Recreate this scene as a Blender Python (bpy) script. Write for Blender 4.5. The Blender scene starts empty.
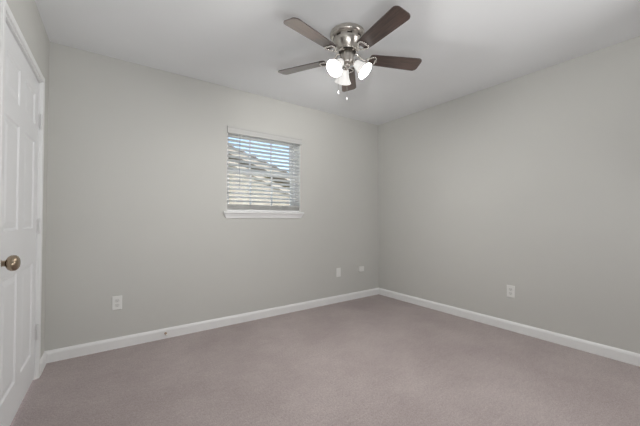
import bpy, bmesh, math, random
from mathutils import Vector, Matrix
random.seed(7)
R = math.radians
SC = bpy.context.scene
COL = SC.collection

# ------------------------------------------------------------------ camera
CAM = Vector((0.366, -3.077, 1.093))
cd = bpy.data.cameras.new('camera')
cd.sensor_width = 36.0
cd.lens = 301.0 / 640.0 * 36.0
cd.clip_start = 0.02
cam = bpy.data.objects.new('camera', cd)
COL.objects.link(cam)
cam.location = CAM
cam.rotation_euler = (R(90.0 + 1.04), 0, -math.atan2(0.58, 0.8146))
SC.camera = cam

# ------------------------------------------------------------------ world, sun, fill lights
SC.view_settings.view_transform = 'Standard'
SC.view_settings.look = 'None'
SC.view_settings.exposure = 0.0
SC.view_settings.gamma = 1.0
w = bpy.data.worlds.new('sky')
SC.world = w
w.use_nodes = True
nt = w.node_tree
for n in list(nt.nodes):
    nt.nodes.remove(n)
wo = nt.nodes.new('ShaderNodeOutputWorld')
bg = nt.nodes.new('ShaderNodeBackground')
sky = nt.nodes.new('ShaderNodeTexSky')
sky.sky_type = 'NISHITA'
sky.sun_disc = False
sky.sun_elevation = R(48)
sky.sun_rotation = R(200)
sky.dust_density = 2.0
bg.inputs['Strength'].default_value = 0.37
nt.links.new(sky.outputs[0], bg.inputs[0])
nt.links.new(bg.outputs[0], wo.inputs[0])

sd = bpy.data.lights.new('sun', 'SUN')
sd.energy = 12.0
sd.angle = R(0.6)
sd.color = (1.0, 0.95, 0.86)
sun = bpy.data.objects.new('sun', sd)
COL.objects.link(sun)
sun.rotation_euler = Vector((0.75, 0.42, -0.9)).to_track_quat('-Z', 'Y').to_euler()

# added fill light behind the camera, aimed back into the room
ad = bpy.data.lights.new('opening_fill', 'AREA')
ad.shape = 'RECTANGLE'
ad.size = 1.0
ad.size_y = 0.8
ad.energy = 18
ad.color = (1.0, 0.99, 0.985)
al = bpy.data.objects.new('opening_fill', ad)
COL.objects.link(al)
al.location = (3.0, -3.55, 1.65)
al.rotation_euler = Vector((-1.0, 0.6, -0.45)).to_track_quat('-Z', 'Z').to_euler()

# added fill: unseen area light turned up so the ceiling bounces it
ud = bpy.data.lights.new('bounce_fill', 'AREA')
ud.shape = 'RECTANGLE'
ud.size = 1.2
ud.size_y = 0.6
ud.energy = 24
ud.color = (0.97, 0.99, 1.0)
ul = bpy.data.objects.new('bounce_fill', ud)
COL.objects.link(ul)
ul.location = (0.62, -3.45, 0.6)
ul.rotation_euler = Vector((0, 0.25, 1)).to_track_quat('-Z', 'Y').to_euler()

# ------------------------------------------------------------------ materials
def new_mat(name):
    m = bpy.data.materials.new(name)
    m.use_nodes = True
    t = m.node_tree
    b = t.nodes['Principled BSDF']
    return m, t, b

def coords(t, scale=(1, 1, 1)):
    tc = t.nodes.new('ShaderNodeTexCoord')
    mp = t.nodes.new('ShaderNodeMapping')
    mp.inputs['Scale'].default_value = scale
    t.links.new(tc.outputs['Object'], mp.inputs[0])
    return mp

def noise(t, vec, scale, detail=3, rough=0.5):
    n = t.nodes.new('ShaderNodeTexNoise')
    n.inputs['Scale'].default_value = scale
    n.inputs['Detail'].default_value = detail
    n.inputs['Roughness'].default_value = rough
    t.links.new(vec.outputs[0], n.inputs['Vector'])
    return n

def ramp(t, fac, c0, c1, p0=0.3, p1=0.7):
    r = t.nodes.new('ShaderNodeValToRGB')
    r.color_ramp.elements[0].position = p0
    r.color_ramp.elements[1].position = p1
    r.color_ramp.elements[0].color = (*c0, 1)
    r.color_ramp.elements[1].color = (*c1, 1)
    t.links.new(fac, r.inputs[0])
    return r

def bump(t, b, height, strength, dist=0.01):
    n = t.nodes.new('ShaderNodeBump')
    n.inputs['Strength'].default_value = strength
    n.inputs['Distance'].default_value = dist
    t.links.new(height, n.inputs['Height'])
    t.links.new(n.outputs[0], b.inputs['Normal'])

def s2l(*c):
    return tuple((x / 255 / 12.92) if x / 255 <= 0.04045 else ((x / 255 + 0.055) / 1.055) ** 2.4 for x in c)

def paint(name, col, rough=0.6, var=0.03, nscale=2.0, bs=0.05, bscale=180, spec=0.3):
    m, t, b = new_mat(name)
    mp = coords(t)
    n = noise(t, mp, nscale)
    r = ramp(t, n.outputs['Fac'], tuple(c * (1 - var) for c in col), tuple(min(1, c * (1 + var)) for c in col))
    t.links.new(r.outputs[0], b.inputs['Base Color'])
    b.inputs['Roughness'].default_value = rough
    b.inputs['Specular IOR Level'].default_value = spec
    if bs:
        n2 = noise(t, mp, bscale, 2)
        bump(t, b, n2.outputs['Fac'], bs, 0.002)
    return m

M = {}
M['wall'] = paint('wall_paint', (0.645, 0.643, 0.616), 0.75, 0.012, 1.5, 0.12, 160, 0.2)
M['ceiling'] = paint('ceiling_paint', (0.88, 0.895, 0.91), 0.9, 0.012, 1.5, 0.15, 120, 0.1)
M['trim'] = paint('white_trim_paint', (0.92, 0.925, 0.925), 0.35, 0.01, 3, 0.02, 90, 0.4)
M['door'] = paint('white_door_paint', (0.90, 0.91, 0.925), 0.38, 0.01, 3, 0.03, 90, 0.4)
M['reveal'] = paint('white_recess_paint', (0.88, 0.88, 0.87), 0.7, 0.01, 3, 0.05, 120, 0.2)
M['vinyl'] = paint('white_vinyl', (0.82, 0.83, 0.83), 0.4, 0.01, 5, 0, 10, 0.4)
M['valance'] = paint('valance_white', (0.62, 0.62, 0.605), 0.5, 0.012, 8, 0.02, 60, 0.3)
M['blind_rail'] = paint('blind_rail_white', (0.90, 0.90, 0.90), 0.5, 0.012, 8, 0.02, 60, 0.3)
M['plastic'] = paint('white_plastic', (0.88, 0.88, 0.86), 0.35, 0.01, 20, 0, 10, 0.45)
M['slot_grey'] = paint('outlet_slot_grey', (0.25, 0.25, 0.24), 0.5, 0.01, 20, 0)  # even dark grey for outlet slots and the jack opening
M['socket'] = paint('outlet_face_white', (0.78, 0.78, 0.76), 0.4, 0.01, 20, 0, 10, 0.4)
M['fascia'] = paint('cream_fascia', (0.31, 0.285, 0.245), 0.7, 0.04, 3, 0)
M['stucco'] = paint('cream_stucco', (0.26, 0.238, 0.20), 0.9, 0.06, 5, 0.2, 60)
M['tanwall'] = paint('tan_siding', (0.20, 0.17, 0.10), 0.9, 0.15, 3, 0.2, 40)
M['ground'] = paint('pale_bounce_ground', (0.74, 0.73, 0.70), 0.95, 0.08, 4, 0.4, 60)  # unseen ground, paled so it bounces sunlight up onto the slats

# slats: a little translucent white
m, t, b = new_mat('faux_wood_slat_white')
mp = coords(t, (3, 60, 60))
n = noise(t, mp, 3, 3)
r = ramp(t, n.outputs['Fac'], (0.91, 0.91, 0.90), (0.94, 0.94, 0.93))
t.links.new(r.outputs[0], b.inputs['Base Color'])
b.inputs['Roughness'].default_value = 0.45
tr = t.nodes.new('ShaderNodeBsdfTranslucent')
tr.inputs[0].default_value = (0.93, 0.93, 0.92, 1)
mx = t.nodes.new('ShaderNodeMixShader')
mx.inputs[0].default_value = 0.70
out = t.nodes['Material Output']
t.links.new(b.outputs[0], mx.inputs[1]); t.links.new(tr.outputs[0], mx.inputs[2]); t.links.new(mx.outputs[0], out.inputs[0])
M['slat'] = m

# glass
m, t, b = new_mat('clear_window_glass')
gl = t.nodes.new('ShaderNodeBsdfGlossy'); gl.inputs['Roughness'].default_value = 0.02
tp = t.nodes.new('ShaderNodeBsdfTransparent'); tp.inputs[0].default_value = (0.95, 0.97, 0.97, 1)
fr = t.nodes.new('ShaderNodeFresnel'); fr.inputs[0].default_value = 1.25
mx = t.nodes.new('ShaderNodeMixShader')
t.links.new(fr.outputs[0], mx.inputs[0]); t.links.new(tp.outputs[0], mx.inputs[1]); t.links.new(gl.outputs[0], mx.inputs[2])
t.links.new(mx.outputs[0], t.nodes['Material Output'].inputs[0])
M['glass'] = m

# clear plastic wand
M['wand'] = paint('grey_clear_wand', (0.42, 0.43, 0.46), 0.25, 0.02, 30, 0, 10, 0.5)

# carpet
m, t, b = new_mat('taupe_carpet')
mp = coords(t)
mp2 = coords(t, (1.2, 3.5, 1))
n1 = noise(t, mp, 1.6, 4, 0.6)
n2 = noise(t, mp2, 9.0, 5, 0.65)
n3 = noise(t, mp, 190, 3, 0.75)
n4 = noise(t, mp, 70, 3, 0.6)
base0, base1 = (0.378, 0.322, 0.314), (0.465, 0.404, 0.394)
r1 = ramp(t, n1.outputs['Fac'], base0, base1, 0.3, 0.7)
r2 = ramp(t, n2.outputs['Fac'], (0.95, 0.95, 0.95), (1.04, 1.04, 1.04), 0.3, 0.7)
r3 = ramp(t, n3.outputs['Fac'], (0.72, 0.72, 0.72), (1.24, 1.24, 1.24), 0.3, 0.7)
r4 = ramp(t, n4.outputs['Fac'], (0.90, 0.90, 0.90), (1.09, 1.09, 1.09), 0.3, 0.7)
prev = r1.outputs[0]
for rr in (r2, r3, r4):
    mu = t.nodes.new('ShaderNodeMix'); mu.data_type = 'RGBA'; mu.blend_type = 'MULTIPLY'
    mu.inputs[0].default_value = 1.0
    t.links.new(prev, mu.inputs[6]); t.links.new(rr.outputs[0], mu.inputs[7])
    prev = mu.outputs[2]
t.links.new(prev, b.inputs['Base Color'])
b.inputs['Roughness'].default_value = 1.0
b.inputs['Specular IOR Level'].default_value = 0.05
b.inputs['Sheen Weight'].default_value = 0.1
bump(t, b, n4.outputs['Fac'], 0.5, 0.01)
M['carpet'] = m

def metal(name, col, rough, aniso_scale=(1, 1, 60), var=0.12):
    m, t, b = new_mat(name)
    mp = coords(t, aniso_scale)
    n = noise(t, mp, 12, 3)
    r = ramp(t, n.outputs['Fac'], tuple(c * (1 - var) for c in col), tuple(min(1, c * (1 + var)) for c in col))
    t.links.new(r.outputs[0], b.inputs['Base Color'])
    b.inputs['Metallic'].default_value = 1.0
    b.inputs['Roughness'].default_value = rough
    return m
M['nickel'] = metal('brushed_nickel', (0.56, 0.53, 0.49), 0.28)
M['nickel_bright'] = metal('polished_nickel', (0.74, 0.71, 0.67), 0.18)
M['dark_metal'] = metal('dark_metal_band', (0.10, 0.09, 0.08), 0.4)
M['knob'] = metal('antique_bronze', (0.40, 0.32, 0.235), 0.26)
M['hinge'] = paint('painted_hinge', (0.80, 0.80, 0.80), 0.3, 0.02, 20, 0, 10, 0.5)
M['bronze_stop'] = metal('worn_bronze_spring', (0.50, 0.38, 0.29), 0.4)

# dark walnut blades
m, t, b = new_mat('dark_walnut_blade')
mp = coords(t, (2.0, 26, 26))
n = noise(t, mp, 3.5, 6, 0.65)
r = ramp(t, n.outputs['Fac'], (0.028, 0.014, 0.010), (0.10, 0.055, 0.042), 0.32, 0.72)
t.links.new(r.outputs[0], b.inputs['Base Color'])
b.inputs['Roughness'].default_value = 0.33
b.inputs['Coat Weight'].default_value = 1.0
b.inputs['Coat IOR'].default_value = 1.7
b.inputs['Coat Roughness'].default_value = 0.22
M['walnut'] = m

# frosted glass lamp shades (lit) and bulbs
def glow(name, col, strength, base=(0.85, 0.84, 0.82)):
    m, t, b = new_mat(name)
    mp = coords(t)
    n = noise(t, mp, 25, 2)
    r = ramp(t, n.outputs['Fac'], tuple(c * 0.97 for c in base), base)
    t.links.new(r.outputs[0], b.inputs['Base Color'])
    b.inputs['Roughness'].default_value = 0.3
    b.inputs['Emission Color'].default_value = (*col, 1)
    b.inputs['Emission Strength'].default_value = strength
    return m
M['shade'] = glow('frosted_glass_shade', (1.0, 0.98, 0.95), 0.45)
M['bulb'] = glow('lit_bulb', (1.0, 0.95, 0.86), 2.0)

# roof shingles
m, t, b = new_mat('grey_roof_shingle')
mp = coords(t, (4, 8, 8))
n = noise(t, mp, 6, 4)
r = ramp(t, n.outputs['Fac'], (0.07, 0.065, 0.06), (0.17, 0.155, 0.14))
t.links.new(r.outputs[0], b.inputs['Base Color'])
b.inputs['Roughness'].default_value = 0.95
M['shingle'] = m

# ------------------------------------------------------------------ mesh helpers
def box(bm, x0, x1, y0, y1, z0, z1, mat=None):
    vs = [Vector((x, y, z)) for x in (x0, x1) for y in (y0, y1) for z in (z0, z1)]
    if mat is not None:
        vs = [mat @ v for v in vs]
    v = [bm.verts.new(p) for p in vs]
    for f in ((0, 1, 3, 2), (4, 6, 7, 5), (0, 4, 5, 1), (2, 3, 7, 6), (0, 2, 6, 4), (1, 5, 7, 3)):
        bm.faces.new([v[i] for i in f])

def prism(bm, poly, axis, a0, a1, mat=None):
    """extrude a 2D polygon; axis 'x': poly=(y,z), 'y': poly=(x,z), 'z': poly=(x,y)"""
    def p3(p, a):
        if axis == 'x': q = Vector((a, p[0], p[1]))
        elif axis == 'y': q = Vector((p[0], a, p[1]))
        else: q = Vector((p[0], p[1], a))
        return mat @ q if mat is not None else q
    A = [bm.verts.new(p3(p, a0)) for p in poly]
    B = [bm.verts.new(p3(p, a1)) for p in poly]
    n = len(poly)
    bm.faces.new(A); bm.faces.new(B[::-1])
    for i in range(n):
        bm.faces.new([A[i], B[i], B[(i + 1) % n], A[(i + 1) % n]])

def lathe(bm, prof, seg=40, mat=None, cap0=True, cap1=True):
    """prof = [(r,z)...] about local z"""
    rings = []
    for r_, z in prof:
        ring = []
        for k in range(seg):
            a = 2 * math.pi * k / seg
            p = Vector((r_ * math.cos(a), r_ * math.sin(a), z))
            ring.append(bm.verts.new(mat @ p if mat is not None else p))
        rings.append(ring)
    for i in range(len(rings) - 1):
        for k in range(seg):
            bm.faces.new([rings[i][k], rings[i][(k + 1) % seg], rings[i + 1][(k + 1) % seg], rings[i + 1][k]])
    if cap0: bm.faces.new(rings[0][::-1])
    if cap1: bm.faces.new(rings[-1])

def tube(bm, pts, rad, seg=10, closed=False):
    pts = [Vector(p) for p in pts]
    n = len(pts)
    rings = []
    up = None
    for i, p in enumerate(pts):
        if closed:
            d = pts[(i + 1) % n] - pts[i - 1]
        else:
            d = pts[min(i + 1, n - 1)] - pts[max(i - 1, 0)]
        d.normalize()
        ref = Vector((0, 0, 1)) if abs(d.z) < 0.95 else Vector((1, 0, 0))
        if up is not None and (up - d * up.dot(d)).length > 0.2:
            ref = up
        s = d.cross(ref).normalized()
        up = s.cross(d).normalized()
        rr = rad[i] if isinstance(rad, (list, tuple)) else rad
        rings.append([bm.verts.new(p + (s * math.cos(2 * math.pi * k / seg) + up * math.sin(2 * math.pi * k / seg)) * rr) for k in range(seg)])
    m_ = n if closed else n - 1
    for i in range(m_):
        a, b_ = rings[i], rings[(i + 1) % n]
        for k in range(seg):
            bm.faces.new([a[k], a[(k + 1) % seg], b_[(k + 1) % seg], b_[k]])
    if not closed:
        bm.faces.new(rings[0][::-1]); bm.faces.new(rings[-1])

def obj(name, bm, mat, parent=None, smooth=False, bevel=0, label=None):
    bmesh.ops.recalc_face_normals(bm, faces=bm.faces)
    me = bpy.data.meshes.new(name)
    bm.to_mesh(me); bm.free()
    me.materials.append(mat)
    o = bpy.data.objects.new(name, me)
    COL.objects.link(o)
    if parent is not None:
        o.parent = parent
    if smooth:
        for p in me.polygons: p.use_smooth = True
        try:
            me.set_sharp_from_angle(angle=R(38))
        except Exception:
            pass
    if bevel:
        bv = o.modifiers.new('bevel', 'BEVEL')
        bv.width = bevel; bv.segments = 2; bv.limit_method = 'ANGLE'; bv.angle_limit = R(40)
    if label: o['label'] = label
    return o

def tag(o, label, cat, group=None, kind=None):
    o['label'] = label; o['category'] = cat
    if group: o['group'] = group
    if kind: o['kind'] = kind
    return o

def empty(name, loc=(0, 0, 0), rz=0, parent=None):
    o = bpy.data.objects.new(name, None)
    COL.objects.link(o)
    o.location = loc; o.rotation_euler = (0, 0, rz)
    o.empty_display_size = 0.1
    if parent is not None: o.parent = parent
    return o

def copy_tree(o, parent=None):
    c = o.copy(); COL.objects.link(c)
    if parent is not None: c.parent = parent
    for ch in list(o.children): copy_tree(ch, c)
    return c

# ------------------------------------------------------------------ room shell
W, D, H = 3.60, 3.40, 2.456
LA = R(-1.0)            # the left wall stands one degree off square
WX0, WX1, WZ0, WZ1 = 1.378, 2.264, 1.165, 2.050     # window opening
DY0, DY1, DZ = -1.165, -0.262, 2.045                # door opening (left wall frame)

bm = bmesh.new(); box(bm, -0.35, W + 0.2, -8.0, 0.2, -0.12, 0)
tag(obj('floor', bm, M['carpet']), 'taupe carpet with soft vacuum marks covering the whole floor', 'floor', kind='structure')
bm = bmesh.new(); box(bm, -0.35, W + 0.2, -8.0, 0.2, H, H + 0.12)
tag(obj('ceiling', bm, M['ceiling']), 'smooth white flat ceiling above the room', 'ceiling', kind='structure')
T = 0.17
bm = bmesh.new()
box(bm, -0.0, WX0, 0, T, 0, H); box(bm, WX1, W, 0, T, 0, H)
box(bm, WX0, WX1, 0, T, 0, WZ0 - 0.022); box(bm, WX0, WX1, 0, T, WZ1, H)
tag(obj('wall_back', bm, M['wall']), 'light grey wall with the small window', 'wall', kind='structure')
bm = bmesh.new(); box(bm, W, W + T, -8.0, T, 0, H)
tag(obj('wall_right', bm, M['wall']), 'plain light grey wall on the right with one outlet', 'wall', kind='structure')
bm = bmesh.new()
box(bm, -T, 0, DY1, 0.17, 0, H); box(bm, -T, 0, -8.0, DY0, 0, H); box(bm, -T, 0, DY0, DY1, DZ, H)
o = obj('wall_left', bm, M['wall']); o.rotation_euler.z = LA
tag(o, 'light grey wall on the left around the white door', 'wall', kind='structure')
bm = bmesh.new()
box(bm, -0.06, 0.15, -D - 0.12, -D, 0, H); box(bm, 3.45, W, -D - 0.12, -D, 0, H); box(bm, 0.15, 3.45, -D - 0.12, -D, 2.12, H)
tag(obj('wall_front', bm, M['wall']), 'light grey wall behind the viewer with a wide opening added for the fill light', 'wall', kind='structure')  # opening made up so the fill lights can reach the room

bm = bmesh.new(); box(bm, -0.3, W + T, -8.1, -8.0, 0, H)  # added with the lengthened ceiling and right wall to keep the sun out
tag(obj('wall_sun_block', bm, M['wall']), 'unseen light grey wall added behind the opening to block the sun', 'wall', kind='structure')

# baseboards
def base_prof(h=0.09, d=0.014):
    return [(0, 0), (d, 0), (d, h - 0.022), (d * 0.75, h - 0.010), (d * 0.35, h), (0, h)]
bm = bmesh.new()
prism(bm, [(-a, z) for a, z in base_prof()], 'x', 0.0, W)
tag(obj('baseboard_back', bm, M['trim']), 'white baseboard along the window wall', 'baseboard', kind='structure')
bm = bmesh.new()
prism(bm, [(W - a, z) for a, z in base_prof()], 'y', -D, 0)
tag(obj('baseboard_right', bm, M['trim']), 'white baseboard along the right wall', 'baseboard', kind='structure')
bm = bmesh.new()
prism(bm, base_prof(), 'y', DY1 + 0.033, 0.0)
prism(bm, base_prof(), 'y', -D, DY0 - 0.033)
o = obj('baseboard_left', bm, M['trim']); o.rotation_euler.z = LA
tag(o, 'short white baseboard between door casing and corner', 'baseboard', kind='structure')

# ------------------------------------------------------------------ door
door = empty('door_1', (0, 0, 0), LA)
tag(door, 'closed white six-panel door with a bronze knob in the left wall', 'door', kind='structure')
# jamb
bm = bmesh.new()
jt = 0.014
box(bm, -T, 0.0, DY1 - jt, DY1, 0, DZ); box(bm, -T, 0.0, DY0, DY0 + jt, 0, DZ); box(bm, -T, 0.0, DY0 + jt, DY1 - jt, DZ - jt, DZ)
box(bm, -0.075, -0.06, DY0 + jt, DY0 + jt + 0.012, 0, DZ - jt)
box(bm, -0.075, -0.06, DY1 - jt - 0.012, DY1 - jt, 0, DZ - jt)
obj('door_jamb', bm, M['trim'], door)
# slab with six recessed panels
sy0, sy1, sz0, sz1 = DY0 + jt + 0.003, DY1 - jt - 0.003, 0.018, DZ - jt - 0.005
fx, bx_ = -0.012, -0.048
stile = 0.112
pw = (sy1 - sy0 - 2 * stile - 0.115) / 2
cols = [(sy0 + stile, sy0 + stile + pw), (sy1 - stile - pw, sy1 - stile)]
rows = [(0.205, 0.80), (1.03, 1.60), (1.712, 1.91)]
bm = bmesh.new()
ys = [sy0, cols[0][0], cols[0][1], cols[1][0], cols[1][1], sy1]
zs = [sz0, rows[0][0], rows[0][1], rows[1][0], rows[1][1], rows[2][0], rows[2][1], sz1]
for face_x, sgn in ((fx, -1), (bx_, 1)):
    for i in range(5):
        for j in range(7):
            y0, y1, z0, z1 = ys[i], ys[i + 1], zs[j], zs[j + 1]
            if i in (1, 3) and j in (1, 3, 5):
                lv = [(0, 0), (0.009, 0.007), (0.020, 0.007), (0.046, 0.002)]
                prev = None
                for ins, dep in lv:
                    x = face_x + sgn * dep
                    q = [bm.verts.new((x, y0 + ins, z0 + ins)), bm.verts.new((x, y1 - ins, z0 + ins)),
                         bm.verts.new((x, y1 - ins, z1 - ins)), bm.verts.new((x, y0 + ins, z1 - ins))]
                    if prev:
                        for k in range(4):
                            bm.faces.new([prev[k], prev[(k + 1) % 4], q[(k + 1) % 4], q[k]])
                    prev = q
                bm.faces.new(prev)
            else:
                bm.faces.new([bm.verts.new((face_x, y0, z0)), bm.verts.new((face_x, y1, z0)), bm.verts.new((face_x, y1, z1)), bm.verts.new((face_x, y0, z1))])
for (a, b_, c, d_) in (((fx, sy0, sz0), (bx_, sy0, sz0), (bx_, sy0, sz1), (fx, sy0, sz1)),
                       ((fx, sy1, sz0), (bx_, sy1, sz0), (bx_, sy1, sz1), (fx, sy1, sz1)),
                       ((fx, sy0, sz0), (bx_, sy0, sz0), (bx_, sy1, sz0), (fx, sy1, sz0)),
                       ((fx, sy0, sz1), (bx_, sy0, sz1), (bx_, sy1, sz1), (fx, sy1, sz1))):
    bm.faces.new([bm.verts.new(p) for p in (a, b_, c, d_)])
bmesh.ops.remove_doubles(bm, verts=bm.verts, dist=1e-5)
slab = obj('door_slab', bm, M['door'], door)
# hinges
for z in (1.76, 1.04, 0.32):
    bm = bmesh.new()
    mt = Matrix.Translation((fx + 0.012, sy1 + 0.0015, z))
    lathe(bm, [(0.0055, -0.045), (0.0055, 0.045)], 14, mt)
    lathe(bm, [(0.003, 0.045), (0.006, 0.047), (0.004, 0.053)], 12, mt)
    lathe(bm, [(0.004, -0.053), (0.006, -0.047), (0.003, -0.045)], 12, mt)
    box(bm, fx - 0.001, fx + 0.0025, sy1 - 0.022, sy1 - 0.003, z - 0.044, z + 0.044)
    obj('hinge', bm, M['hinge'], door, smooth=True, label='small satin hinge on the door edge')
# knob: rosette, neck and ball
ky, kz = sy0 + 0.022, 0.888
KS = 1.13
KM = Matrix.Translation((fx, ky, kz)) @ Matrix.Rotation(R(90), 4, 'Y')
bm = bmesh.new()
lathe(bm, [(0.034, 0), (0.034, 0.004), (0.031, 0.008), (0.024, 0.011), (0.017, 0.013)], 40, KM)
rose = obj('knob_rosette', bm, M['knob'], door, smooth=True, label='round bronze rosette')
bm = bmesh.new()
prof = [(0.0125, 0.011), (0.0115, 0.020), (0.0125, 0.027), (0.020, 0.031), (0.027, 0.036), (0.0315, 0.044), (0.0325, 0.051),
        (0.031, 0.059), (0.026, 0.066), (0.018, 0.0705), (0.008, 0.0725)]
lathe(bm, [(a * KS, b * 1.05) for a, b in prof], 40, KM)
obj('door_knob', bm, M['knob'], door, smooth=True, label='round antique bronze door knob')

# casing (trim_1)
bm = bmesh.new()
cw = 0.038
def casing_prof(w_=cw):      # distance from opening, thickness
    return [(0, 0), (0, 0.009), (0.008, 0.0105), (0.022, 0.0112), (0.031, 0.0115), (w_, 0.009), (w_, 0)]
# legs
prism(bm, [(t_, DY1 - 0.006 + a) for a, t_ in casing_prof()], 'z', 0.0, DZ - 0.006 + cw)
prism(bm, [(t_, DY0 + 0.006 - a) for a, t_ in casing_prof()], 'z', 0.0, DZ - 0.006 + cw)
prism(bm, [(t_ * 0.999, DZ - 0.006 + a) for a, t_ in casing_prof()], 'y', DY0 + 0.0, DY1)
o = obj('trim_1', bm, M['trim']); o.rotation_euler.z = LA
tag(o, 'white moulded casing around the six-panel door', 'door casing', kind='structure')

# ------------------------------------------------------------------ window
win = empty('window_1', ((WX0 + WX1) / 2, 0, WZ0))
tag(win, 'small white single-hung window with a stool and apron', 'window', kind='structure')
def P(bm, name, mat, bevel=0, smooth=False, label=None, parent=win):
    bmesh.ops.translate(bm, verts=bm.verts, vec=(-(WX0 + WX1) / 2, 0, -WZ0))
    return obj(name, bm, mat, parent, smooth, bevel, label)
fr_ = 0.034
FY0, FY1 = 0.115, 0.165
bm = bmesh.new()
box(bm, WX0, WX0 + fr_, FY0, FY1, WZ0, WZ1); box(bm, WX1 - fr_, WX1, FY0, FY1, WZ0, WZ1)
box(bm, WX0 + fr_, WX1 - fr_, FY0, FY1, WZ0, WZ0 + fr_); box(bm, WX0 + fr_, WX1 - fr_, FY0, FY1, WZ1 - fr_, WZ1)
P(bm, 'window_frame', M['vinyl'], 0.003)
# white-painted drywall reveal liners
bm = bmesh.new()
e = 0.004
box(bm, WX0, WX0 + e, 0.0, FY0, WZ0, WZ1); box(bm, WX1 - e, WX1, 0.0, FY0, WZ0, WZ1); box(bm, WX0 + e, WX1 - e, 0.0, FY0, WZ1 - e, WZ1)
P(bm, 'window_reveal', M['reveal'])
mid = 1.612
ix0, ix1 = WX0 + fr_, WX1 - fr_
def sash(z0, z1, y0, y1, name):
    bm = bmesh.new()
    s = 0.030
    box(bm, ix0, ix0 + s, y0, y1, z0, z1); box(bm, ix1 - s, ix1, y0, y1, z0, z1)
    box(bm, ix0 + s, ix1 - s, y0, y1, z0, z0 + s + 0.006); box(bm, ix0 + s, ix1 - s, y0, y1, z1 - s, z1)
    so = P(bm, name, M['vinyl'], 0.002)
    bm = bmesh.new()
    yc = (y0 + y1) / 2
    box(bm, ix0 + s - 0.004, ix1 - s + 0.004, yc - 0.002, yc + 0.002, z0 + s, z1 - s + 0.004)
    P(bm, 'glass_pane', M['glass'], parent=win)
    for k in (1, 2):
        xm = WX0 + 0.05 + (WX1 - WX0 - 0.10) * k / 3
        bm = bmesh.new(); box(bm, xm - 0.008, xm + 0.008, yc - 0.007, yc + 0.007, z0 + s, z1 - s + 0.002)
        P(bm, 'muntin', M['vinyl'], parent=win)
sash(WZ0 + fr_, mid + 0.018, 0.120, 0.140, 'lower_sash')
sash(mid - 0.018, WZ1 - fr_, 0.142, 0.162, 'upper_sash')
# stool and apron
bm = bmesh.new()
sx0, sx1 = WX0 - 0.035, WX1 + 0.035
prism(bm, [(0.0, WZ0), (-0.030, WZ0), (-0.036, WZ0 - 0.005), (-0.036, WZ0 - 0.016), (-0.030, WZ0 - 0.022), (0.0, WZ0 - 0.022)], 'x', sx0, sx1)
box(bm, WX0, WX1, 0.0, FY0, WZ0 - 0.022, WZ0)
P(bm, 'window_stool', M['trim'])
bm = bmesh.new()
prof = [(0.0, WZ0 - 0.022), (-0.024, WZ0 - 0.022), (-0.020, WZ0 - 0.036), (-0.013, WZ0 - 0.050), (-0.011, WZ0 - 0.066), (0.0, WZ0 - 0.072)]
vs0 = [bm.verts.new((sx0 + 0.004 - p[0] * 0.0 + (WZ0 - 0.022 - p[1]) * 0.5, p[0], p[1])) for p in prof]
vs1 = [bm.verts.new((sx1 - 0.004 - (WZ0 - 0.022 - p[1]) * 0.5, p[0], p[1])) for p in prof]
bm.faces.new(vs0); bm.faces.new(vs1[::-1])
for i in range(len(prof)):
    j = (i + 1) % len(prof)
    bm.faces.new([vs0[i], vs1[i], vs1[j], vs0[j]])
P(bm, 'window_apron', M['trim'])

# ------------------------------------------------------------------ blind
bc = (WX0 + WX1) / 2
blind = empty('window_blind', (bc, 0.0, WZ0))
tag(blind, 'white two-inch slatted blind hanging tilted half open inside the window', 'blind')
bx0, bx1 = WX0 + 0.007 - bc, WX1 - 0.007 - bc
bm = bmesh.new()
# valance, slightly proud of the wall, with a moulded face
prism(bm, [(0.004, 0.0), (-0.012, 0.002), (-0.014, 0.010), (-0.011, 0.018), (-0.011, 0.056), (-0.015, 0.064), (-0.015, 0.074), (0.004, 0.075)], 'x',
      WX0 - bc + 0.002, WX1 - bc + 0.016)
v_ = obj('valance', bm, M['valance'], blind, label='smooth flat valance board along the top')
v_.location = (0, -0.004, 1.976 - WZ0)
bm = bmesh.new(); box(bm, bx0, bx1, 0.006, 0.056, 0, 0.05)
h_ = obj('headrail', bm, M['vinyl'], blind, bevel=0.003); h_.location = (0, 0, 1.992 - WZ0)
# slat mesh
SLY, TILT = 0.034, R(-17)
bm = bmesh.new()
sw, st = 0.050, 0.003
n_ = 8
top = []; bot = []
for i in range(n_ + 1):
    y = -sw / 2 + sw * i / n_
    crown = 0.0022 * (1 - (2 * y / sw) ** 2)
    top.append((y, crown + st / 2)); bot.append((y, crown - st / 2))
prism(bm, top + bot[::-1], 'x', bx0, bx1)
slat = obj('slat', bm, M['slat'], blind)
slat.location = (0, SLY, 1.958 - WZ0); slat.rotation_euler = (TILT, 0, 0)
z = 1.958 - 0.0425
while z > 1.262:
    c = slat.copy(); COL.objects.link(c); c.location.z = z - WZ0; z -= 0.0425
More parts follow.
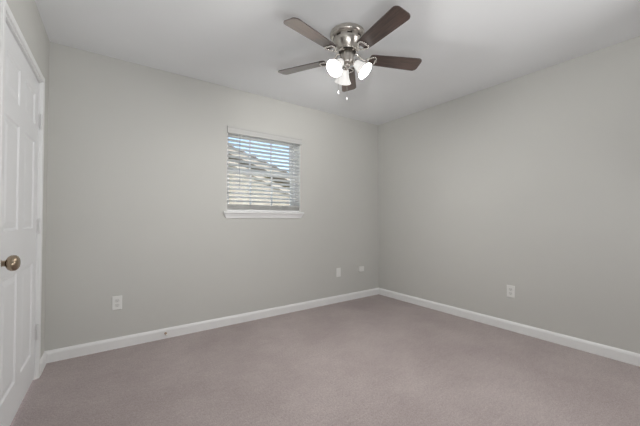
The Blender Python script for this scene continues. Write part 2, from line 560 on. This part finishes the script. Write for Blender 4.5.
# surplus slats stacked flat on the bottom rail
z = 1.1895
while z < 1.244:
    c = slat.copy(); COL.objects.link(c); c.location.z = z - WZ0; c.rotation_euler = (0, 0, 0); z += 0.0046
bm = bmesh.new(); box(bm, bx0, bx1, SLY - 0.026, SLY + 0.026, 0.001, 0.021)
obj('bottom_rail', bm, M['blind_rail'], blind, bevel=0.003)
for x in (WX0 + 0.13, WX1 - 0.13, bc):
    for yy in (SLY - 0.028, SLY + 0.028):
        bm = bmesh.new(); tube(bm, [(x - bc, yy, 0.02), (x - bc, yy, 1.992 - WZ0)], 0.0009, 6)
        obj('ladder_cord', bm, M['vinyl'], blind)
bm = bmesh.new()
tube(bm, [(1.512 - bc, -0.012, 1.99 - WZ0), (1.512 - bc, -0.010, 1.70 - WZ0), (1.512 - bc, -0.009, 1.44 - WZ0), (1.512 - bc, -0.009, 1.41 - WZ0)],
     [0.0035, 0.0035, 0.0038, 0.0055], 8)
obj('tilt_wand', bm, M['wand'], blind, smooth=True, label='slim grey tilt wand')
for x0_ in (bx0 - 0.004, bx1 - 0.002):
    bm = bmesh.new(); box(bm, x0_, x0_ + 0.006, 0.004, 0.03, 0.012, 0.036)
    obj('hold_down_bracket', bm, M['hinge'], blind)

# ------------------------------------------------------------------ wall plates
def plate_bm(w_, h_, d_):
    bm = bmesh.new()
    lv = [(0, 0), (0, d_ * 0.45), (0.004, d_)]
    prev = None
    for ins, dep in lv:
        q = [bm.verts.new((sx * (w_ / 2 - ins), -dep, sz * (h_ / 2 - ins))) for sx, sz in ((-1, -1), (1, -1), (1, 1), (-1, 1))]
        if prev:
            for k in range(4): bm.faces.new([prev[k], prev[(k + 1) % 4], q[(k + 1) % 4], q[k]])
        else:
            bm.faces.new(q)
        prev = q
    bm.faces.new(prev)
    return bm
def rounded(w_, h_, n=5, r=0.008):
    pts = []
    for cx, cz, a0 in ((w_ / 2 - r, h_ / 2 - r, 0), (-w_ / 2 + r, h_ / 2 - r, 90), (-w_ / 2 + r, -h_ / 2 + r, 180), (w_ / 2 - r, -h_ / 2 + r, 270)):
        for k in range(n):
            a = R(a0 + 90 * k / (n - 1)); pts.append((cx + r * math.cos(a), cz + r * math.sin(a)))
    return pts
def outlet(loc, rz, label):
    o = empty('wall_outlet', loc, rz)
    tag(o, label, 'outlet', 'duplex outlets low on the walls')
    obj('cover_plate', plate_bm(0.072, 0.116, 0.006), M['plastic'], o)
    for s in (-1, 1):
        bm = bmesh.new(); prism(bm, [(x, z + s * 0.0195) for x, z in rounded(0.034, 0.029, r=0.011)], 'y', -0.0055, -0.0075)
        f = obj('socket_face', bm, M['socket'], o)
        bm = bmesh.new()
        box(bm, -0.0075, -0.0055, -0.0079, -0.0070, s * 0.0195 + 0.000, s * 0.0195 + 0.008)
        box(bm, 0.0055, 0.0075, -0.0079, -0.0070, s * 0.0195 + 0.000, s * 0.0195 + 0.007)
        lathe(bm, [(0.0024, 0.0), (0.0024, 0.0009)], 12, Matrix.Translation((0, -0.0070, s * 0.0195 - 0.007)) @ Matrix.Rotation(R(90), 4, 'X'))
        obj('slot', bm, M['slot_grey'], f)
    bm = bmesh.new(); lathe(bm, [(0.003, 0), (0.0028, 0.001)], 14, Matrix.Translation((0, -0.0058, 0)) @ Matrix.Rotation(R(90), 4, 'X'))
    obj('screw', bm, M['hinge'], o)
    return o
o1 = outlet((0.452, -0.0005, 0.380), 0, 'white duplex outlet low on the window wall near the door')
o2 = copy_tree(o1)
o2.location = (W - 0.0005, -1.752, 0.381); o2.rotation_euler.z = R(-90)
tag(o2, 'white duplex outlet low on the right wall', 'outlet', 'duplex outlets low on the walls')

cp = empty('plastic_plate', (2.853, -0.0005, 0.389))
tag(cp, 'narrow white wall plate low under and right of the window', 'wall plate')
obj('cover_plate', plate_bm(0.070, 0.116, 0.006), M['plastic'], cp)
for s in (-1, 1):
    bm = bmesh.new(); lathe(bm, [(0.003, 0), (0.0028, 0.001)], 14, Matrix.Translation((0, -0.0058, s * 0.042)) @ Matrix.Rotation(R(90), 4, 'X'))
    obj('screw', bm, M['hinge'], cp)

jb = empty('phone_jack', (3.243, -0.0005, 0.400))
tag(jb, 'small square white surface jack box nearest the far corner', 'phone jack')
bm = bmesh.new(); box(bm, -0.041, 0.041, -0.030, 0, -0.034, 0.034)
obj('jack_body', bm, M['plastic'], jb, bevel=0.004)
bm = bmesh.new(); box(bm, -0.007, 0.007, -0.02, -0.006, -0.0348, -0.0335)
obj('socket', bm, M['slot_grey'], jb)

# spring door stop on the back baseboard
ds = empty('door_stop', (0.822, -0.013, 0.048))
tag(ds, 'small brown spring door stop on the window wall baseboard', 'door stop')
SM = Matrix.Rotation(R(90), 4, 'X')
bm = bmesh.new(); lathe(bm, [(0.011, 0), (0.011, 0.003), (0.006, 0.006)], 16, SM)
obj('base', bm, M['bronze_stop'], ds, smooth=True)
bm = bmesh.new()
pts = []
for k in range(12 * 7 + 1):
    a = 2 * math.pi * k / 12
    pts.append((0.0055 * math.cos(a), -0.005 - 0.048 * k / 84, 0.0055 * math.sin(a)))
tube(bm, pts, 0.0019, 6)
obj('spring', bm, M['bronze_stop'], ds, smooth=True)
bm = bmesh.new(); lathe(bm, [(0.006, 0.050), (0.0088, 0.052), (0.0088, 0.062), (0.006, 0.066)], 16, SM)
obj('rubber_tip', bm, M['plastic'], ds, smooth=True, label='white rubber tip')

# ------------------------------------------------------------------ ceiling fan
FX, FY = 1.80, -1.41
FWD = math.degrees(math.atan2(0.8146, 0.58))      # view heading in room axes
def cam_ang(a):                                   # angle measured from the camera's right-hand side
    return R(a - (90 - FWD))
fan = empty('ceiling_fan', (FX, FY, H))
tag(fan, 'brushed nickel five-blade ceiling fan with three lit glass shades', 'ceiling fan')
bm = bmesh.new()
lathe(bm, [(0.120, 0.0), (0.1265, -0.006), (0.127, -0.026), (0.122, -0.034), (0.112, -0.040), (0.106, -0.043)], 64)
obj('ceiling_canopy', bm, M['nickel'], fan, smooth=True)
bm = bmesh.new()
lathe(bm, [(0.104, -0.040), (0.106, -0.048), (0.1065, -0.064), (0.102, -0.078), (0.092, -0.094), (0.080, -0.112), (0.066, -0.126), (0.060, -0.134)], 64)
obj('motor_housing', bm, M['nickel'], fan, smooth=True)
for k in range(8):
    a = 2 * math.pi * (k + 0.3) / 8
    bm = bmesh.new()
    pts_o = []
    for q in range(7):
        aa = a + (q - 3) * 0.055
        pts_o.append((aa))
    vs = []
    for aa in pts_o:
        for rr, zz in ((0.1035, -0.047), (0.1072, -0.047), (0.1078, -0.061), (0.1035, -0.061)):
            vs.append(bm.verts.new((rr * math.cos(aa), rr * math.sin(aa), zz)))
    for q in range(6):
        for s in range(4):
            bm.faces.new([vs[q * 4 + s], vs[q * 4 + (s + 1) % 4], vs[(q + 1) * 4 + (s + 1) % 4], vs[(q + 1) * 4 + s]])
    bm.faces.new(vs[0:4]); bm.faces.new(vs[24:28])
    obj('vent_slot', bm, M['dark_metal'], fan)
bm = bmesh.new()
lathe(bm, [(0.056, -0.132), (0.064, -0.136), (0.064, -0.148), (0.054, -0.152)], 48)
obj('flywheel', bm, M['dark_metal'], fan, smooth=True, label='dark ring where the blade arms attach')
bm = bmesh.new()
lathe(bm, [(0.046, -0.150), (0.048, -0.156), (0.048, -0.212), (0.044, -0.224), (0.034, -0.233), (0.020, -0.238)], 48)
obj('switch_housing', bm, M['nickel'], fan, smooth=True)
bm = bmesh.new()
lathe(bm, [(0.020, -0.236), (0.024, -0.241), (0.018, -0.250), (0.009, -0.254), (0.010, -0.262), (0.004, -0.269)], 32)
obj('finial', bm, M['nickel_bright'], fan, smooth=True)

# blade mesh (x radial)
BZ = -0.180
def blade_outline():
    pts = []
    r0, r1 = 0.168, 0.574
    w0, w1 = 0.050, 0.066
    up = []
    N = 14
    for i in range(N + 1):
        s = i / N
        x = r0 + 0.012 + (r1 - 0.034 - r0 - 0.012) * s
        up.append((x, w0 + (w1 - w0) * (s ** 0.8)))
    # tip corners rounded
    tip = []
    cr = 0.034
    for k in range(1, 8):
        a = R(90 - 90 * k / 7)
        tip.append((r1 - cr + cr * math.cos(a) - 0.0, w1 - cr + cr * math.sin(a)))
    root = [(r0, w0 - 0.02), (r0 + 0.003, w0 - 0.008)]
    half = root + up + tip
    # slightly bowed tip
    half = [(x, y) for x, y in half]
    low = [(x, -y) for x, y in half[::-1]]
    return half + low
bm = bmesh.new()
prism(bm, blade_outline(), 'z', -0.003, 0.003)
blade0 = obj('blade', bm, M['walnut'], fan, bevel=0.0012)
# blade arm: hub lug, S-curved neck and a triangular open loop under the blade
bm = bmesh.new()
tube(bm, [(0.054, 0, 0.038), (0.076, 0, 0.036), (0.102, 0.003, 0.010), (0.128, 0.002, -0.010), (0.150, 0, -0.009)], [0.010, 0.009, 0.0075, 0.007, 0.007], 12)
loop = []
for k in range(36):
    a = 2 * math.pi * k / 36
    rr = 0.034 + 0.006 * math.cos(3 * a - math.pi)
    loop.append((0.184 + rr * math.cos(a) * 1.05, rr * math.sin(a) * 1.05, -0.0095))
tube(bm, loop, 0.0062, 10, closed=True)
arm0 = obj('blade_arm', bm, M['nickel_bright'], blade0, smooth=True, label='polished nickel arm with an open loop')
for (x, y) in ((0.222, 0.0), (0.166, 0.028), (0.166, -0.028)):
    bm = bmesh.new()
    lathe(bm, [(0.006, -0.014), (0.006, -0.003)], 12, Matrix.Translation((x, y, 0)))
    obj('screw', bm, M['nickel_bright'], blade0, smooth=True)
PITCH = R(-12)
for k in range(5):
    a = cam_ang(11.2 + 72 * k)
    bl = blade0 if k == 0 else copy_tree(blade0, fan)
    bl.location = (0, 0, BZ)
    bl.rotation_euler = (Matrix.Rotation(a, 4, 'Z') @ Matrix.Rotation(PITCH, 4, 'X')).to_euler()

# light kit: three arms, sockets and bell shades
BELL = [(0.021, 0.0), (0.026, 0.006), (0.030, 0.020), (0.034, 0.040), (0.041, 0.062), (0.050, 0.082), (0.060, 0.096), (0.064, 0.101)]
for idx, ang in enumerate((100, 220, 340)):
    a = cam_ang(ang)
    tilt = R(44)           # from straight down, outward
    dirv = Vector((math.cos(a) * math.sin(tilt), math.sin(a) * math.sin(tilt), -math.cos(tilt)))
    neck = Vector((math.cos(a) * 0.062, math.sin(a) * 0.062, -0.232))
    MT = Matrix.Translation(neck) @ dirv.to_track_quat('Z', 'Y').to_matrix().to_4x4()
    bm = bmesh.new()
    tube(bm, [(math.cos(a) * 0.040, math.sin(a) * 0.040, -0.214), (math.cos(a) * 0.054, math.sin(a) * 0.054, -0.220), neck - dirv * 0.008], 0.010, 12)
    lathe(bm, [(0.012, -0.014), (0.024, -0.010), (0.0255, 0.008), (0.0245, 0.012)], 28, MT)
    obj('light_arm', bm, M['nickel_bright'], fan, smooth=True)
    bm = bmesh.new()
    inner = [(r_ - 0.0028, z_) for r_, z_ in BELL]
    rings = BELL + inner[::-1]
    lathe(bm, rings, 48, MT, cap0=False, cap1=False)
    sh = obj('glass_shade', bm, M['shade'], fan, smooth=True, label='lit frosted white bell-shaped glass shade')
    bm = bmesh.new()
    lathe(bm, [(0.010, 0.004), (0.013, 0.008), (0.016, 0.016), (0.0175, 0.024), (0.016, 0.032), (0.011, 0.038), (0.004, 0.041)], 28, MT)
    obj('bulb', bm, M['bulb'], sh, smooth=True)
    ld = bpy.data.lights.new('bulb_light', 'POINT')
    ld.energy = 23.0
    ld.color = (1.0, 0.985, 0.955)
    ld.shadow_soft_size = 0.022
    lo = bpy.data.objects.new('bulb_light', ld)
    COL.objects.link(lo)
    lo.parent = fan
    lo.location = neck + dirv * 0.072
# pull chains
RV, FV = Vector((0.8146, -0.58)), Vector((0.58, 0.8146))
for r_off, f_off, zb, mt in ((-0.068, -0.03, -0.462, 'nickel_bright'), (-0.008, -0.052, -0.516, 'nickel_bright')):
    q = RV * r_off + FV * f_off
    x, y = q.x, q.y
    h_ = q.normalized() * 0.040
    bm = bmesh.new()
    tube(bm, [(h_.x, h_.y, -0.205), (x * 0.96, y * 0.96, -0.208), (x, y, -0.216), (x, y, zb + 0.02)], 0.0011, 6)
    ch = obj('pull_chain', bm, M[mt], fan)
    bm = bmesh.new()
    lathe(bm, [(0.0012, 0.020), (0.003, 0.016), (0.0045, 0.006), (0.004, 0.0), (0.0015, -0.004)], 16, Matrix.Translation((x, y, zb)))
    obj('chain_fob', bm, M['plastic'], ch, smooth=True, label='small white teardrop fob')

# ------------------------------------------------------------------ outside
bm = bmesh.new(); box(bm, -30, 40, 0.4, 60, -0.5, -0.35)
tag(obj('ground', bm, M['ground']), 'unseen ground outside the window, made pale to bounce light onto the blind', 'ground', kind='structure')
def pt(u, y):   # helper kept to the place: x on the plane y seen along heading u
    dx, dy = 0.8146 * u + 0.58, -0.58 * u + 0.8146
    t_ = (y - CAM.y) / dy
    return CAM.x + t_ * dx, t_
house = empty('neighboring_house', (4.0, 6.0, -0.35))
tag(house, 'cream neighboring house with sloping roof edges seen through the blind', 'house')
def hx(bm): bmesh.ops.translate(bm, verts=bm.verts, vec=(-4.0, -6.0, 0.35))
# main gable: rake from high left to low right on plane y=5
sl = -0.325
def zr(x): return 3.06 + sl * (x - 3.06)
xa, xe = 0.6, 6.4
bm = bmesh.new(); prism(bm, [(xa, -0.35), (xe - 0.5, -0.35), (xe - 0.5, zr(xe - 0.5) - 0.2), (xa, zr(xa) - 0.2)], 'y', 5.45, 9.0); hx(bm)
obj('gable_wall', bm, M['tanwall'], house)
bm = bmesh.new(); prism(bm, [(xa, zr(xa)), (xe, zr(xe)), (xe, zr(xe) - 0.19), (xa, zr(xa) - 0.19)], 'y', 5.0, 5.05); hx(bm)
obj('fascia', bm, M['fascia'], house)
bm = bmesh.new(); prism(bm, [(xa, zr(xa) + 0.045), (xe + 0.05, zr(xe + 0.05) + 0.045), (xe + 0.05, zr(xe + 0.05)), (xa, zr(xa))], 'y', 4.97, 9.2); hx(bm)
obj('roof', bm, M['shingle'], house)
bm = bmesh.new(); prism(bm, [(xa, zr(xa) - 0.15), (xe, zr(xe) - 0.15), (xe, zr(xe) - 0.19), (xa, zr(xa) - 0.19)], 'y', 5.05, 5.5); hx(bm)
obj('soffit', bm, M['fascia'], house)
# lower wing in front with its own rake
sl2 = -0.40
def zl(x): return 2.42 + sl2 * (x - 3.40)
xb, xf = 0.9, 6.2
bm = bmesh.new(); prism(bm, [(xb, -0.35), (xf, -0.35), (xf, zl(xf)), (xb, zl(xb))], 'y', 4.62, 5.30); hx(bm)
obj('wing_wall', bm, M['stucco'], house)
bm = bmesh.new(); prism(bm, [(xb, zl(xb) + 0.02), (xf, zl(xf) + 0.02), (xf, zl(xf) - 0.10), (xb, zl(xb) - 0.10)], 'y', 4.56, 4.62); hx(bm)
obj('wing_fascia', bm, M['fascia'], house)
